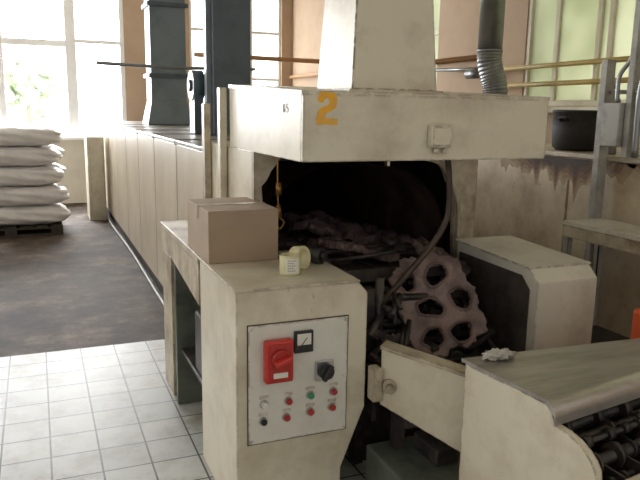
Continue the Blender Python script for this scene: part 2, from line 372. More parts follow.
frustum(bm,(1.19,1.59,2.55,2.93),1.672,(1.25,1.545,2.62,2.90),2.6)
bb(bm,(1.25,2.62,2.6),(1.545,2.90,H-.002),.004)
bb(bm,(1.17,2.53,1.667),(1.61,2.95,1.682),.002)
mk('exhaust_stack',bm,'cream',F)
box('corner_post',(.885,3.50,.0),(.922,3.56,1.70),'cream',F,.004)
box('corner_post',(.885,3.86,1.0),(.922,3.93,1.62),'cream_dirty',F,.004)
bm=bmesh.new(); bb(bm,(1.465,2.375,1.452),(1.565,2.409,1.545),.006); bb(bm,(1.475,2.368,1.462),(1.555,2.376,1.535),.003)
bc(bm,(1.50,2.392,1.43),(1.50,2.392,1.453),.01); bc(bm,(1.54,2.392,1.43),(1.54,2.392,1.453),.01)
mk('junction_box',bm,'cream',F,label='small cream junction box screwed to the hood')
# brush-painted 2: outline resampled with a wobbling brush edge
g2=[(-.036,.030),(-.033,.050),(-.022,.060),(.004,.062),(.026,.057),(.037,.045),(.039,.020),(.034,.004),(.020,-.006),(.000,-.014),(-.010,-.030),(-.002,-.034),(.014,-.032),(.040,-.034),(.043,-.054),(.018,-.057),(-.002,-.053),(-.038,-.058),(-.040,-.030),(-.035,-.010),(-.024,.004),(-.004,.010),(.008,.018),(.010,.034),(.000,.039),(-.010,.034),(-.014,.022),(-.026,.022)]
pts=[]
for i in range(len(g2)):
    a=g2[i]; b=g2[(i+1)%len(g2)]
    for k in range(4):
        t=k/4; pts.append((1.022+1.08*(a[0]+(b[0]-a[0])*t)+rr.uniform(-.0013,.0013),1.600+1.05*(a[1]+(b[1]-a[1])*t)+rr.uniform(-.0013,.0013)))
bm=bmesh.new(); bp(bm,pts,'y',2.4086,2.4096)
mk('painted_number',bm,'yellow',F,label='hand-painted orange-yellow digit 2')
# pencilled strokes 05 on the hood flank (surface faces -x, so text runs towards -y)
bm=bmesh.new()
def PY(u,v): return (.9257,2.60-u,1.60+v)
btube(bm,[PY(-.022+.010*math.cos(a),.016*math.sin(a)) for a in [k*2*math.pi/14 for k in range(15)]],.0016,6,False)
btube(bm,[PY(.028,.017),PY(.010,.017),PY(.008,.002),PY(.020,.004),PY(.027,-.005),PY(.020,-.016),PY(.007,-.014)],.0016,6,False)
mk('pencil_mark',bm,'pencil',F,label='faint hand-written 05')
tube('hose',[(1.705,2.62,1.405),(1.706,2.6,1.30),(1.712,2.6,1.19),(1.70,2.6,1.11),(1.63,2.6,1.0),(1.476,2.6,.84),(1.377,2.6,.745),(1.33,2.62,.66)],.0145,'hose',F,label='thick dark brown rubber hose')
bm=bmesh.new()
btube(bm,[(1.03,3.0,1.41),(1.03,3.0,1.25),(1.035,3.0,1.12)],.004); bc(bm,(1.035,3.0,1.20),(1.035,3.0,1.26),.014); bc(bm,(1.035,3.0,1.10),(1.035,3.0,1.16),.018,.008)
btube(bm,[(1.035,3.0,1.10),(1.06,3.0,1.07),(1.04,3.0,1.04),(1.02,3.0,1.07)],.005)
mk('hook',bm,'brass',F,label='brass hook hanging on a wire in the mouth')
bm=bmesh.new()
bb(bm,(1.0,3.1,.80),(2.02,5.95,.83))
for k in range(22): bc(bm,(1.0,3.12+k*.07,.845),(2.02,3.12+k*.07,.845),.014,seg=8)
mk('conveyor_belt',bm,'shelfm',F)
bm=bmesh.new()
bb(bm,(1.18,2.80,.845),(1.96,3.035,.86),.003); bb(bm,(1.18,2.795,.80),(1.96,2.80,.86))
for k in range(9): bb(bm,(1.22+k*.08,2.83,.86),(1.225+k*.08,3.02,.866))
bb(bm,(.98,2.93,.86),(1.4,3.03,.90),.004,rot=Euler((.05,.06,.1)).to_matrix())
mk('sill_shelf',bm,'shelfm',F)
# caked scale and scrap inside the mouth
bm=bmesh.new()
for k in range(70):
    x=rr.uniform(1.03,1.97); yy=rr.uniform(3.12,4.2); s=rr.uniform(.02,.07)
    q=bmesh.ops.create_icosphere(bm,subdivisions=2,radius=s,matrix=Matrix.Translation((x,yy,.86)))
    for v in q['verts']: v.co.z=.855+(v.co.z-.86)*.6+rr.uniform(0,.006); v.co.x+=rr.uniform(-.008,.008)
mk('burnt_scale',bm,'casting2',F,label='caked burnt scale and scrap lumps on the belt',kind='stuff')
bm=bmesh.new()
for k in range(12):
    t=k/11; yy=3.02-.62*t; zz=.80-.40*t
    bc(bm,(1.24,yy,zz),(1.93,yy,zz),.018,seg=10)
for xx in (1.23,1.92):
    bp(bm,[(3.04,.84),(3.04,.74),(2.36,.32),(2.36,.44)],'x',xx,xx+.02)
bb(bm,(1.25,2.55,.02),(1.29,2.6,.5)); bb(bm,(1.86,2.55,.02),(1.9,2.6,.5)); bb(bm,(1.25,2.7,.3),(1.9,2.99,.36))
bb(bm,(1.18,2.99,.3),(2.0,3.03,.82)); bb(bm,(1.25,2.60,.0),(1.95,2.62,.40))
mk('discharge_slide',bm,'dark',F)
bm=bmesh.new()
bb(bm,(1.2,2.5,.35),(1.3,2.56,.85)); bb(bm,(1.25,2.45,.62),(1.42,2.5,.66),rot=Euler((0,.5,0)).to_matrix())
bc(bm,(1.22,2.42,.5),(1.34,2.42,.5),.05); bc(bm,(1.2,2.9,.93),(1.62,3.0,.93),.012); bc(bm,(1.22,2.8,.91),(1.5,2.7,.96),.01)
bc(bm,(1.32,2.50,.9),(1.32,2.50,.6),.02); bc(bm,(1.19,2.62,.78),(1.9,2.62,.74),.016); bc(bm,(1.19,2.45,.70),(1.5,2.5,.55),.013)
bc(bm,(1.30,2.47,.58),(1.34,2.47,.58),.075,seg=28); bc(bm,(1.42,2.44,.47),(1.45,2.44,.47),.05,seg=24)
for k in range(70):
    x=rr.uniform(1.2,1.92); yy=rr.uniform(2.50,2.98); z=.80-(3.0-yy)*.62+rr.uniform(.02,.07)
    s=rr.uniform(.02,.05); bb(bm,(x-s*1.8,yy-s*.5,z-s*.3),(x+s*1.8,yy+s*.5,z+s*.3),.004,rot=Euler((rr.uniform(-.7,.7),rr.uniform(-.6,.6),rr.uniform(0,3))).to_matrix())
for k in range(26):
    x=rr.uniform(1.2,1.5); z=rr.uniform(.40,.78); bc(bm,(x,2.43,z),(x+rr.uniform(-.05,.12),2.52,z+rr.uniform(-.12,.12)),rr.uniform(.006,.018),seg=10)
mk('drive_bracket',bm,'dark',F)
bm=bmesh.new()
for k in range(14):
    c=Vector((1.24+.016*k,2.40,.60-.02*k+.0012*k*k)); bb(bm,tuple(c-Vector((.009,.004,.006))),tuple(c+Vector((.009,.004,.006))),.002,rot=Euler((k%2*1.2,.6,0)).to_matrix())
mk('drive_chain',bm,'rust',F)

# castings: broad slabs with a few oval holes and ragged cut edge --------------
def casting(name,loc,rot,m,label,scale=1,seed=1,hf=1.0,lump=0):
    rnd=random.Random(seed)
    bm=bmesh.new()
    W_,H_=.205,.265; nx,ny=100,130
    hs=[(-.088,-.155,.050,.038,.5),(.062,-.165,.050,.040,.3),(.108,-.015,.040,.046,.5),(-.040,-.015,.056,.038,-.3),(.045,.125,.054,.040,.5),(-.105,.125,.034,.044,-.4)]
    hs=[(a+rnd.uniform(-.008,.008),b+rnd.uniform(-.008,.008),c*hf,d*hf,e+rnd.uniform(-.2,.2)) for a,b,c,d,e in hs]
    ph=[rnd.uniform(0,6) for _ in range(6)]
    def hd(x,y):
        best=9
        for i,(cx,cy,ra,rb,an) in enumerate(hs):
            dx,dy=x-cx,y-cy
            u=(dx*math.cos(an)+dy*math.sin(an))/ra; v=(-dx*math.sin(an)+dy*math.cos(an))/rb
            th=math.atan2(v,u); d=math.hypot(u,v)/(1+.06*math.sin(3*th+i)+.04*math.sin(5*th+2*i))
            best=min(best,d)
        return best
    def inside(x,y):
        a=math.atan2(y/H_,x/W_); r2=math.hypot(x/W_,y/H_)
        sq=(abs(math.cos(a))**4+abs(math.sin(a))**4)**(-1/4)
        return r2 < sq*(.885+.035*math.sin(3*a+ph[0])+.042*math.sin(10*a+ph[1])+.022*math.sin(23*a+ph[2])+.012*math.sin(41*a+ph[3]))
    grid={}
    for i in range(nx+1):
        for j in range(ny+1):
            x=-W_+2*W_*i/nx; y=-H_+2*H_*j/ny
            if inside(x,y):
                d=hd(x,y)
                if d>=1:
                    z=.009*math.sin(17*x+ph[0])*math.cos(14*y+ph[1])+.014*math.exp(-((d-1.08)/.16)**2)+.35*x*x
                    z+=.014*math.sin(9*y+3*x)+.006*math.sin(41*x+7*y+ph[4])*math.sin(37*y-5*x+ph[5])
                    z+=lump*(.5+.5*math.sin(23*x+ph[2])*math.sin(19*y+ph[3]))
                    grid[i,j]=bm.verts.new((x,y,z+rnd.uniform(-.001,.001)))
    for i in range(nx):
        for j in range(ny):
            k=[(i,j),(i+1,j),(i+1,j+1),(i,j+1)]
            if all(q in grid for q in k):
                f=bm.faces.new([grid[q] for q in k]); f.smooth=True
    for v in [v for v in bm.verts if not v.link_faces]: bm.verts.remove(v)
    border=[v for v in bm.verts if v.is_boundary]
    for _ in range(3): bmesh.ops.smooth_vert(bm,verts=border,factor=.5,use_axis_x=True,use_axis_y=True,use_axis_z=False)
    ed=[e for e in bm.edges if e.is_boundary]
    ret=bmesh.ops.extrude_edge_only(bm,edges=ed)
    for v in [g_ for g_ in ret['geom'] if isinstance(g_,bmesh.types.BMVert)]: v.co.z-=.042
    for f in bm.faces: f.smooth=True
    bmesh.ops.solidify(bm,geom=bm.faces[:],thickness=.006)
    for v in bm.verts: v.co*=scale
    ob=mk(name,bm,m,label=label,cat='metal casting',origin=(0,0,0))
    ob.location=loc; ob.rotation_euler=rot; ob['group']='iron castings coming off the conveyor'
    return ob
casting('casting',(1.66,2.575,.735),(math.radians(54),math.radians(-15),math.radians(-8)),'casting','reddish-brown iron slab casting with oval holes leaning on the slide',1.0,seed=2)
casting('casting',(1.52,3.50,.925),(math.radians(8),0,math.radians(70)),'casting2','sooty lumpy iron casting lying inside the oven mouth',1.05,seed=3,hf=.7,lump=.05)
casting('casting',(1.40,2.93,.93),(math.radians(14),math.radians(6),math.radians(95)),'casting2','dark iron casting tipped over the edge of the oven mouth',.8,seed=5,hf=.75,lump=.03)
casting('casting',(1.84,2.86,.88),(math.radians(22),math.radians(10),math.radians(40)),'casting2','blackened iron casting lying behind the leaning one',.7,seed=8,hf=.7,lump=.03)

# ---------------------------------------------------------------- control cabinet
K=thing('control_cabinet',(.9,2.6,0),'cream steel control cabinet with chamfered corners and switch panel','control cabinet')
prof=[(.635,.0),(.635,.945),(1.125,.945),(1.17,.895),(1.17,.42),(1.07,.17),(1.07,0)]
bm=bmesh.new(); bp(bm,prof,'y',2.31,2.90,.006); mk('body',bm,'cream',K)
bm=bmesh.new(); bb(bm,(.628,2.30,.943),(1.13,2.92,.952),.002); mk('top_plate',bm,'cream',K)
bm=bmesh.new(); bb(bm,(.68,2.302,.34),(1.083,2.309,.81),.002)
for (x,z) in [(.69,.80),(1.073,.80),(.69,.35),(1.073,.35),(.69,.57),(1.073,.57)]: bc(bm,(x,2.2985,z),(x,2.303,z),.005,seg=10)
mk('switch_panel',bm,'panelw',K,label='grey-white screwed switch plate')
bm=bmesh.new()
for a,b in [((.676,2.3065,.336),(.680,2.3085,.814)),((1.083,2.3065,.336),(1.087,2.3085,.814)),((.676,2.3065,.81),(1.087,2.3085,.814)),((.676,2.3065,.336),(1.087,2.3085,.34))]: bb(bm,a,b)
mk('panel_seam',bm,'rust',K)
bm=bmesh.new(); bb(bm,(.735,2.262,.59),(.845,2.301,.755),.008); sw=mk('main_switch',bm,'red',K,label='red emergency main switch housing')
bm=bmesh.new(); bb(bm,(.748,2.255,.60),(.832,2.263,.742),.003); bc(bm,(.79,2.235,.69),(.79,2.256,.69),.034,.038); mk('switch_face',bm,'redb',sw)
bm=bmesh.new(); bb(bm,(.756,2.205,.682),(.824,2.236,.700),.005,rot=Euler((0,-.35,0)).to_matrix()); mk('handle',bm,'red',sw,label='raised red rotary handle')
bm=bmesh.new(); bb(bm,(.762,2.252,.615),(.818,2.2555,.635)); mk('plate',bm,'paper',sw,label='small pale nameplate')
bm=bmesh.new(); bb(bm,(.856,2.285,.69),(.932,2.301,.775),.003); me_=mk('meter',bm,'black',K,label='square panel meter with dark frame')
bm=bmesh.new(); bb(bm,(.866,2.283,.705),(.922,2.286,.766),.001); mk('meter_face',bm,'paper',me_)
bm=bmesh.new(); btube(bm,[(.877,2.2815,.715),(.905,2.2815,.75)],.0015,6,False); bb(bm,(.866,2.2805,.705),(.922,2.283,.722)); mk('needle',bm,'black',me_)
bm=bmesh.new(); bb(bm,(.945,2.29,.565),(1.02,2.301,.645),.003); rs=mk('rotary_switch',bm,'chrome',K,label='black rotary selector on a metal square plate')
bm=bmesh.new(); bc(bm,(.982,2.262,.606),(.982,2.29,.606),.03); bb(bm,(.972,2.248,.572),(.992,2.264,.64),.004,rot=Euler((0,.5,0)).to_matrix()); mk('knob',bm,'black',rs)
def button(x,z,m,lab):
    bm=bmesh.new(); bc(bm,(x,2.294,z),(x,2.302,z),.0165,.0175,20); o=mk('push_button',bm,'chrome',K,label=lab)
    bm=bmesh.new(); bc(bm,(x,2.284,z),(x,2.294,z),.0115,.0125,18); mk('button_cap',bm,m,o)
    bm=bmesh.new(); bb(bm,(x-.018,2.2995,z+.022),(x+.018,2.302,z+.034)); mk('nameplate',bm,'cream_bright',o)
for x,z,m,lab in [(.74,.498,'paper','pale push button'),(.838,.498,'redb','red push button'),(.928,.508,'green','green push button'),(1.025,.51,'redb','red push button'),
                  (.737,.43,'black','dark push button'),(.83,.432,'redb','red push button'),(.928,.44,'redb','red push button'),(1.02,.445,'redb','red push button')]:
    button(x,z,m,lab)
# ---------------------------------------------------------------- bench frame behind cabinet
W=thing('side_bench',(.78,3.4,0),'narrow cream steel bench running along the oven','workbench')
box('bench_top',(.63,2.925,.915),(.88,3.90,.952),'cream_dirty',W,.004)
bm=bmesh.new(); bp(bm,[(2.93,.914),(3.89,.914),(3.89,.80),(3.6,.80),(2.93,.72)],'x',.635,.655); mk('apron',bm,'cream_dirty',W)
box('leg',(.635,3.62,0),(.66,3.89,.80),'cream_dirty',W)
box('leg',(.635,3.50,0),(.80,3.53,.79),'greengrey',W)
box('leg',(.84,3.80,0),(.87,3.89,.914),'cream_dirty',W)
box('shelf',(.66,2.95,.30),(.88,3.495,.32),'dark',W)
bm=bmesh.new(); bb(bm,(.67,3.0,.322),(.78,3.2,.62),.01); bc(bm,(.72,3.1,.62),(.72,3.1,.68),.03); mk('electric_motor',bm,'dark',label='dark dusty motor box on the bench shelf',cat='motor')

# ---------------------------------------------------------------- right cabinet
K2=thing('side_cabinet',(2.15,2.7,0),'worn cream steel side cabinet with chamfered front, opposite the controls','cabinet')
bm=bmesh.new(); bp(bm,[(2.31,0),(2.31,.86),(2.37,.915),(2.95,.935),(2.95,0)],'x',2.005,2.345,.006); mk('body',bm,'cream_bright',K2)
bm=bmesh.new(); bp(bm,[(2.365,.913),(2.365,.921),(2.96,.943),(2.96,.934)],'x',1.997,2.352); mk('top_plate',bm,'cream_bright',K2)
bm=bmesh.new(); bp(bm,[(2.36,.82),(2.42,.875),(2.91,.885),(2.91,.36),(2.42,.36),(2.36,.41)],'x',1.997,2.004); mk('side_hollow_shade',bm,'shelfm',K2)  # dark sheet standing in for the shaded hollow of the open cabinet side

# ---------------------------------------------------------------- items on cabinet
Bx=thing('cardboard_box',(.76,2.95,.952),'closed brown cardboard carton resting on the cabinet top','cardboard box')
bm=bmesh.new(); bb(bm,(.638,2.74,.953),(.945,3.16,1.172),.003); mk('carton',bm,'card',Bx)
bm=bmesh.new(); bb(bm,(.64,2.742,1.1722),(.943,2.949,1.1752),.0005); bb(bm,(.64,2.951,1.1722),(.943,3.158,1.1752),.0005); mk('flap',bm,'card',Bx)
bm=bmesh.new(); bb(bm,(.6365,2.925,1.1755),(.9465,2.975,1.1762)); bb(bm,(.6355,2.925,1.12),(.637,2.975,1.176)); bb(bm,(.9458,2.925,1.12),(.9468,2.975,1.176)); mk('tape_strip',bm,'tape',Bx)
def ring(name,c,ax,r,ri,h,m,parent=None,**k):
    bm=bmesh.new(); seg=36; c=Vector(c); q=Vector((0,0,1)).rotation_difference(Vector(ax).normalized())
    prof=[(ri,-h/2),(r-.002,-h/2),(r,-h/2+.002),(r,h/2-.002),(r-.002,h/2),(ri,h/2)]
    rs=[[bm.verts.new(c+q@Vector((p[0]*math.cos(2*math.pi*k/seg),p[0]*math.sin(2*math.pi*k/seg),p[1]))) for k in range(seg)] for p in prof]
    for i in range(len(prof)):
        for k_ in range(seg):
            f=bm.faces.new((rs[i][k_],rs[i][(k_+1)%seg],rs[(i+1)%len(prof)][(k_+1)%seg],rs[(i+1)%len(prof)][k_])); f.smooth=(i in(2,5))
    return mk(name,bm,m,parent,**k)
ro=thing('paper_roll',(.905,2.48,.952),'small white paper roll with printed label standing upright','paper roll')
ring('roll_paper',(.905,2.48,.992),(0,0,1),.042,.022,.078,'ytape',ro)
bm=bmesh.new()
for s_ in range(8):
    a0=math.radians(-135+s_*10); a1=math.radians(-125+s_*10); r_=.0428
    bm.faces.new([bm.verts.new((.905+r_*math.cos(a),2.48+r_*math.sin(a),z)) for a,z in ((a0,.962),(a1,.962),(a1,1.022),(a0,1.022))])
lb=mk('printed_label',bm,'paper',ro,label='white printed label')
bm=bmesh.new()
for k in range(5):
    for s_ in range(4-k%2):
        a0=math.radians(-122+s_*11); a1=math.radians(-114+s_*11); r_=.0434; z=.972+.010*k
        bm.faces.new([bm.verts.new((.905+r_*math.cos(a),2.48+r_*math.sin(a),zz)) for a,zz in ((a0,z),(a1,z),(a1,z+.003),(a0,z+.003))])
mk('print',bm,'greengrey',lb)
ring('tape_roll',(.972,2.55,.999),(0.75,-1,.2),.048,.036,.05,'ytape',label='pale yellow adhesive tape roll standing on its edge',cat='tape roll')
bm=bmesh.new(); bc(bm,(1.045,2.655,.990),(1.09,2.59,.990),.035,seg=24); bc(bm,(1.09,2.59,.990),(1.10,2.575,.990),.022,.016); mk('black_spool',bm,'black',label='small black plastic spool on the cabinet edge',cat='spool')

# ---------------------------------------------------------------- base plate, beam, hinge
box('base_plate',(1.19,1.96,.0),(1.78,2.33,.24),'greengrey',bev=.01,label='grey-green steel plinth under the discharge end',cat='machine plinth')
G=thing('conveyor_side_guard',(1.35,2.1,0.24),'broad off-white steel side guard linking cabinet and unloading table','steel guard')
bm=bmesh.new()
bh(bm,[(1.215,2.265,.680),(1.235,2.29,.680),(1.215,2.265,.44),(1.235,2.29,.44),(1.45,1.90,.645),(1.47,1.92,.645),(1.45,1.90,.32),(1.47,1.92,.32)])
mk('guard_plate',bm,'cream',G)
bm=bmesh.new(); bh(bm,[(1.205,2.258,.69),(1.26,2.31,.69),(1.205,2.258,.675),(1.26,2.31,.675),(1.44,1.893,.655),(1.495,1.93,.655),(1.44,1.893,.640),(1.495,1.93,.640)])
mk('guard_flange',bm,'cream_dirty',G)
bm=bmesh.new(); bb(bm,(1.172,2.24,.46),(1.214,2.30,.60),.008); bc(bm,(1.23,2.215,.53),(1.245,2.245,.53),.028,seg=20); bc(bm,(1.222,2.20,.53),(1.23,2.215,.53),.013,seg=6)
mk('hinge_block',bm,'cream_dirty',G)
bm=bmesh.new(); bb(bm,(1.28,2.24,.24),(1.32,2.29,.47)); bb(bm,(1.36,2.06,.24),(1.46,2.24,.31),.01); bc(bm,(1.3,2.2,.38),(1.5,2.2,.38),.03); bc(bm,(1.5,2.0,.50),(1.52,2.3,.5),.02); mk('bracket',bm,'dark',G)

# ---------------------------------------------------------------- unloading table (foreground right)
U=thing('unloading_conveyor',(1.9,1.5,0),'cream unloading conveyor with bent sheet-steel cover over greasy rollers','roller conveyor')
XR=2.45
def fy(x,y0): return y0+(x-1.375)*.165
yl=lambda x:1.878-(x-1.325)*.067
ZT=.758
def section(t):
    xb=1.322+(XR-1.322)*t; xf=1.366+(XR-1.366)*t
    yb=yl(xb); yf=fy(xf,1.458); q=.045
    top=[(xb,yb,ZT-.012),(xb,yb,ZT)]
    top.append((xf,yf+q,ZT))
    for k in range(1,11):
        a=math.pi/2*k/10; top.append((xf,yf+q-q*math.sin(a),ZT-q*(1-math.cos(a))))
    top.append((xf,yf,ZT-.068))
    return top+[(xf,yf+.004,ZT-.068),(xf,yf+.004,ZT-.040),(xf,yf+.05,ZT-.012)]
bm=bmesh.new()
A=[bm.verts.new(p) for p in section(0)]; B_=[bm.verts.new(p) for p in section(1)]
n_=len(A)
for i in range(n_): bm.faces.new((A[i],B_[i],B_[(i+1)%n_],A[(i+1)%n_]))
bm.faces.new(A[::-1]); bm.faces.new(B_)
mk('cover_sheet',bm,'steel',U,label='dull scuffed sheet-steel cover with rounded front lip')
sp=[(1.865,0),(1.865,.742),(1.485,.742),(1.465,.69)]+[(1.465-.16*math.sin(a*math.pi/12),.69-.10*(1-math.cos(a*math.pi/12))) for a in range(1,7)]+[(1.27,.585),(1.255,.57),(1.255,0)]
bm=bmesh.new()
q0=[bm.verts.new((1.330+(1.87-y_)*.105,y_,z_)) for y_,z_ in sp]; q1=[bm.verts.new((1.355+(1.87-y_)*.105,y_,z_)) for y_,z_ in sp]
bm.faces.new(q0); bm.faces.new(q1[::-1])
for i in range(len(sp)): bm.faces.new((q0[i],q0[(i+1)%len(sp)],q1[(i+1)%len(sp)],q1[i]))
mk('side_panel',bm,'cream',U)
bm=bmesh.new()
bp(bm,[(1.42,1.262),(XR,fy(XR,1.262)),(XR,fy(XR,1.29)),(1.42,1.29)],'z',0,.575); mk('front_rim',bm,'cream',U)
bm=bmesh.new(); bp(bm,[(1.36,1.84),(XR,1.75),(XR,1.77),(1.36,1.862)],'z',0,.735); mk('back_panel',bm,'cream',U)
bm=bmesh.new(); bp(bm,[(1.42,1.29),(XR,fy(XR,1.29)),(XR,1.745),(1.40,1.82)],'z',.44,.46); mk('tray',bm,'dark',U)
for (y0,r,z) in ((1.318,.009,.555),(1.385,.020,.580),(1.430,.010,.622),(1.465,.014,.615),(1.54,.026,.62)):
    bm=bmesh.new(); bc(bm,(1.43,fy(1.43,y0),z),(XR,fy(XR,y0)+.01,z-.01),r,seg=16)
    x=1.47
    while x<2.3:
        wd=rr.uniform(.006,.03); q=r*rr.uniform(1.2,2.1); bc(bm,(x,fy(x,y0),z),(x+wd,fy(x+wd,y0),z),q,seg=14); x+=rr.uniform(.05,.17)
    mk('roller',bm,'dark',U)
bm=bmesh.new(); bb(bm,(1.45,1.30,.461),(2.3,1.34,.475))
for k in range(10):
    x=1.50+k*.085; bb(bm,(x,1.305,.462),(x+.010,fy(x,1.50),.60+rr.uniform(-.05,.03)),.002)
mk('drive_linkage',bm,'dark',U)
bm=bmesh.new(); q=bmesh.ops.create_icosphere(bm,subdivisions=4,radius=1)
for v in bm.verts:
    n=v.co.copy(); v.co=Vector((n.x*.060,n.y*.030,max(n.z,-.5)*.014))*(1+.35*math.sin(7*n.x+3*n.y)*math.cos(9*n.y+2*n.z)); v.co.z+=.004*math.sin(25*n.x+8*n.y)
bmesh.ops.translate(bm,verts=bm.verts,vec=(1.44,1.835,.772))
for f in bm.faces:f.smooth=True
mk('rag',bm,'ragm',label='crumpled greasy pale rag on the steel cover',cat='rag')
box('orange_crate',(2.34,1.93,.0),(2.6,2.10,.78),'orangep',bev=.02,label='bright orange plastic bin beside the conveyor',cat='bin')

# ---------------------------------------------------------------- right hand line of tanks
Tn=thing('rinse_tank',(3.3,4.5,0),'rust-stained cream steel tank casing under the wall windows','industrial tank')
yy=2.2
for k in range(5):
    a=yy+k*1.15+.008; b=yy+(k+1)*1.15-.008
    box('casing_panel',(3.08,a,.05),(3.10,b,1.32),'rusty',Tn,.004)
box('casing_core',(3.10,2.2,0),(3.75,7.95,1.33),'rusty',Tn,.004)
bm=bmesh.new(); bb(bm,(3.06,2.18,1.33),(3.78,7.97,1.36),.004); mk('top_rim',bm,'cream_dirty',Tn)
def stain(yc,hw,dep,levels,lv0=0):
    rd=random.Random(int(yc*10))
    ph=[rd.uniform(0,6) for _ in range(6)]
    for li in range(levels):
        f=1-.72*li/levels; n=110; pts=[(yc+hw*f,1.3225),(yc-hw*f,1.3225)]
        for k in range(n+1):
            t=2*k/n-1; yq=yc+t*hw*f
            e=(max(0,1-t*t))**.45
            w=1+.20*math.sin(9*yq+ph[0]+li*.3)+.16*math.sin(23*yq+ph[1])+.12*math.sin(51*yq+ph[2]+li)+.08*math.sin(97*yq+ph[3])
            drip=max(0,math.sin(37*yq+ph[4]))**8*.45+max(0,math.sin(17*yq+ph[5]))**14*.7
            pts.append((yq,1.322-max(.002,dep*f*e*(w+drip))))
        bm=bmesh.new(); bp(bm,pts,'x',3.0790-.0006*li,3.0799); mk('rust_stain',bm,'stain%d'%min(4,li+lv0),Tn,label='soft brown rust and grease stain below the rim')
stain(3.45,.62,.135,5)
stain(4.9,.7,.07,3)
stain(5.9,.5,.05,2)
stain(2.6,.3,.06,3)
Bb=thing('black_tank',(3.27,3.52,1.36),'sooty black round pot-like vessel on top of the casing','steel vessel')
bm=bmesh.new()
cx_,cy_=3.27,3.52
prv=[(.0,1.362),(.125,1.362),(.148,1.385),(.155,1.50),(.152,1.60),(.160,1.606),(.160,1.618),(.140,1.620),(.132,1.60),(.128,1.42),(0,1.41)]
rg=[[bm.verts.new((cx_+p[0]*math.cos(2*math.pi*k/36),cy_+p[0]*math.sin(2*math.pi*k/36),p[1])) for k in range(36)] if p[0]>0 else [bm.verts.new((cx_,cy_,p[1]))] for p in prv]
for i in range(len(prv)-1):
    a,b=rg[i],rg[i+1]
    for k in range(36):
        if len(a)==1: f=bm.faces.new((a[0],b[k],b[(k+1)%36]))
        elif len(b)==1: f=bm.faces.new((a[k],a[(k+1)%36],b[0]))
        else: f=bm.faces.new((a[k],a[(k+1)%36],b[(k+1)%36],b[k]))
        f.smooth=True
mk('vessel_body',bm,'blackm',Bb)
bm=bmesh.new(); btube(bm,[(3.12,3.44,1.55),(3.085,3.42,1.57),(3.085,3.48,1.57),(3.115,3.50,1.55)],.008); mk('handle',bm,'blackm',Bb)
Cn=thing('gas_bottle',(3.17,3.16,1.36),'grey steel cylinder standing on the tank ledge','gas cylinder')
bm=bmesh.new(); bc(bm,(3.17,3.16,1.362),(3.17,3.16,1.68),.06); bc(bm,(3.17,3.16,1.68),(3.17,3.16,1.72),.06,.028); mk('bottle_body',bm,'post',Cn)
bm=bmesh.new(); bc(bm,(3.17,3.16,1.72),(3.17,3.16,1.78),.014); bc(bm,(3.15,3.16,1.76),(3.19,3.16,1.76),.02); mk('valve',bm,'galv',Cn)
Rk=thing('pipe_rack',(2.97,3.08,0),'worn grey steel uprights with junction box and pipework','pipe rack')
box('upright',(2.985,3.02,0),(3.05,3.065,1.90),'post',Rk,.003)
box('upright',(3.0,2.84,1.365),(3.05,2.88,2.3),'post',Rk,.003)
box('junction_box',(2.97,2.885,1.42),(3.04,3.01,1.66),'post',Rk,.006)
tube('pipe',[(3.02,2.80,1.365),(3.02,2.80,1.75),(3.03,2.72,1.9),(3.04,2.6,2.4)],.018,'galv',Rk)
tube('pipe',[(3.0,2.94,1.66),(3.0,2.94,1.80),(3.02,2.90,1.88),(3.02,2.86,1.95)],.012,'galv',Rk)
bm=bmesh.new(); btube(bm,[(3.03,3.04,1.72),(3.03,2.6,1.72)],.012,8,False); mk('rail',bm,'post',Rk)
Tb=thing('side_table',(2.9,2.7,0),'worn pale steel side table on angle-iron legs','table')
box('table_top',(2.75,2.25,.975),(3.04,3.01,1.0),'cream_bright',Tb,.004)
bm=bmesh.new(); bb(bm,(2.752,2.26,.91),(2.765,3.0,.975)); bb(bm,(2.76,2.985,.91),(3.03,3.0,.975)); mk('apron',bm,'cream_dirty',Tb)
for (x,y) in [(2.755,2.96),(2.99,2.96),(2.755,2.28),(2.99,2.28)]:
    bm=bmesh.new(); bb(bm,(x,y,0),(x+.035,y+.006,.975)); bb(bm,(x,y,0),(x+.006,y+.035,.975)); mk('leg',bm,'post',Tb)
box('shelf',(2.765,2.29,.35),(3.02,2.95,.365),'dark',Tb)
D=thing('galvanised_duct',(3.9,5.36,0),'round galvanised ventilation duct with short elbow near the windows','ventilation duct')
bm=bmesh.new()
bc(bm,(3.91,5.4,2.16),(3.91,5.4,H-.01),.112,seg=32)
for z in (2.14,2.9,3.5): bc(bm,(3.91,5.4,z),(3.91,5.4,z+.02),.12,seg=32)
mk('duct_pipe',bm,'galv',D)
tube('elbow',[(3.91,5.4,2.16),(3.915,5.4,2.05),(3.945,5.38,1.92),(3.965,5.36,1.82),(3.97,5.36,1.7),(3.97,5.36,1.45)],.110,'galv',D,seg=24,crimp=.05)
cyl('duct_pipe',(3.97,5.36,0),(3.97,5.36,1.45),.105,'galv',D)
for z in (1.86,2.02):
    tube('wall_pipe',[(4.25,3.6,z),(4.25,5.9,z-.01)],.022,'ypipe',smooth=False,label='yellow gas pipe running along the wall windows',cat='pipe')
tube('wall_pipe',[(4.28,6.0,2.15),(4.28,11.8,2.15)],.03,'orange',smooth=False,label='ochre painted pipe along the plaster wall',cat='pipe')
bm=bmesh.new(); btube(bm,[(4.2,5.9,2.02),(4.2,6.8,2.05)],.02,8,False); bc(bm,(4.2,5.95,1.98),(4.2,6.15,1.98),.05); mk('valve',bm,'galv',label='grey pipe valve on the wall',cat='valve')
tube('ceiling_pipe',[(2.2,10.2,2.35),(4.2,10.2,2.33)],.035,'orange',smooth=False,label='ochre horizontal pipe across the windows',cat='pipe')

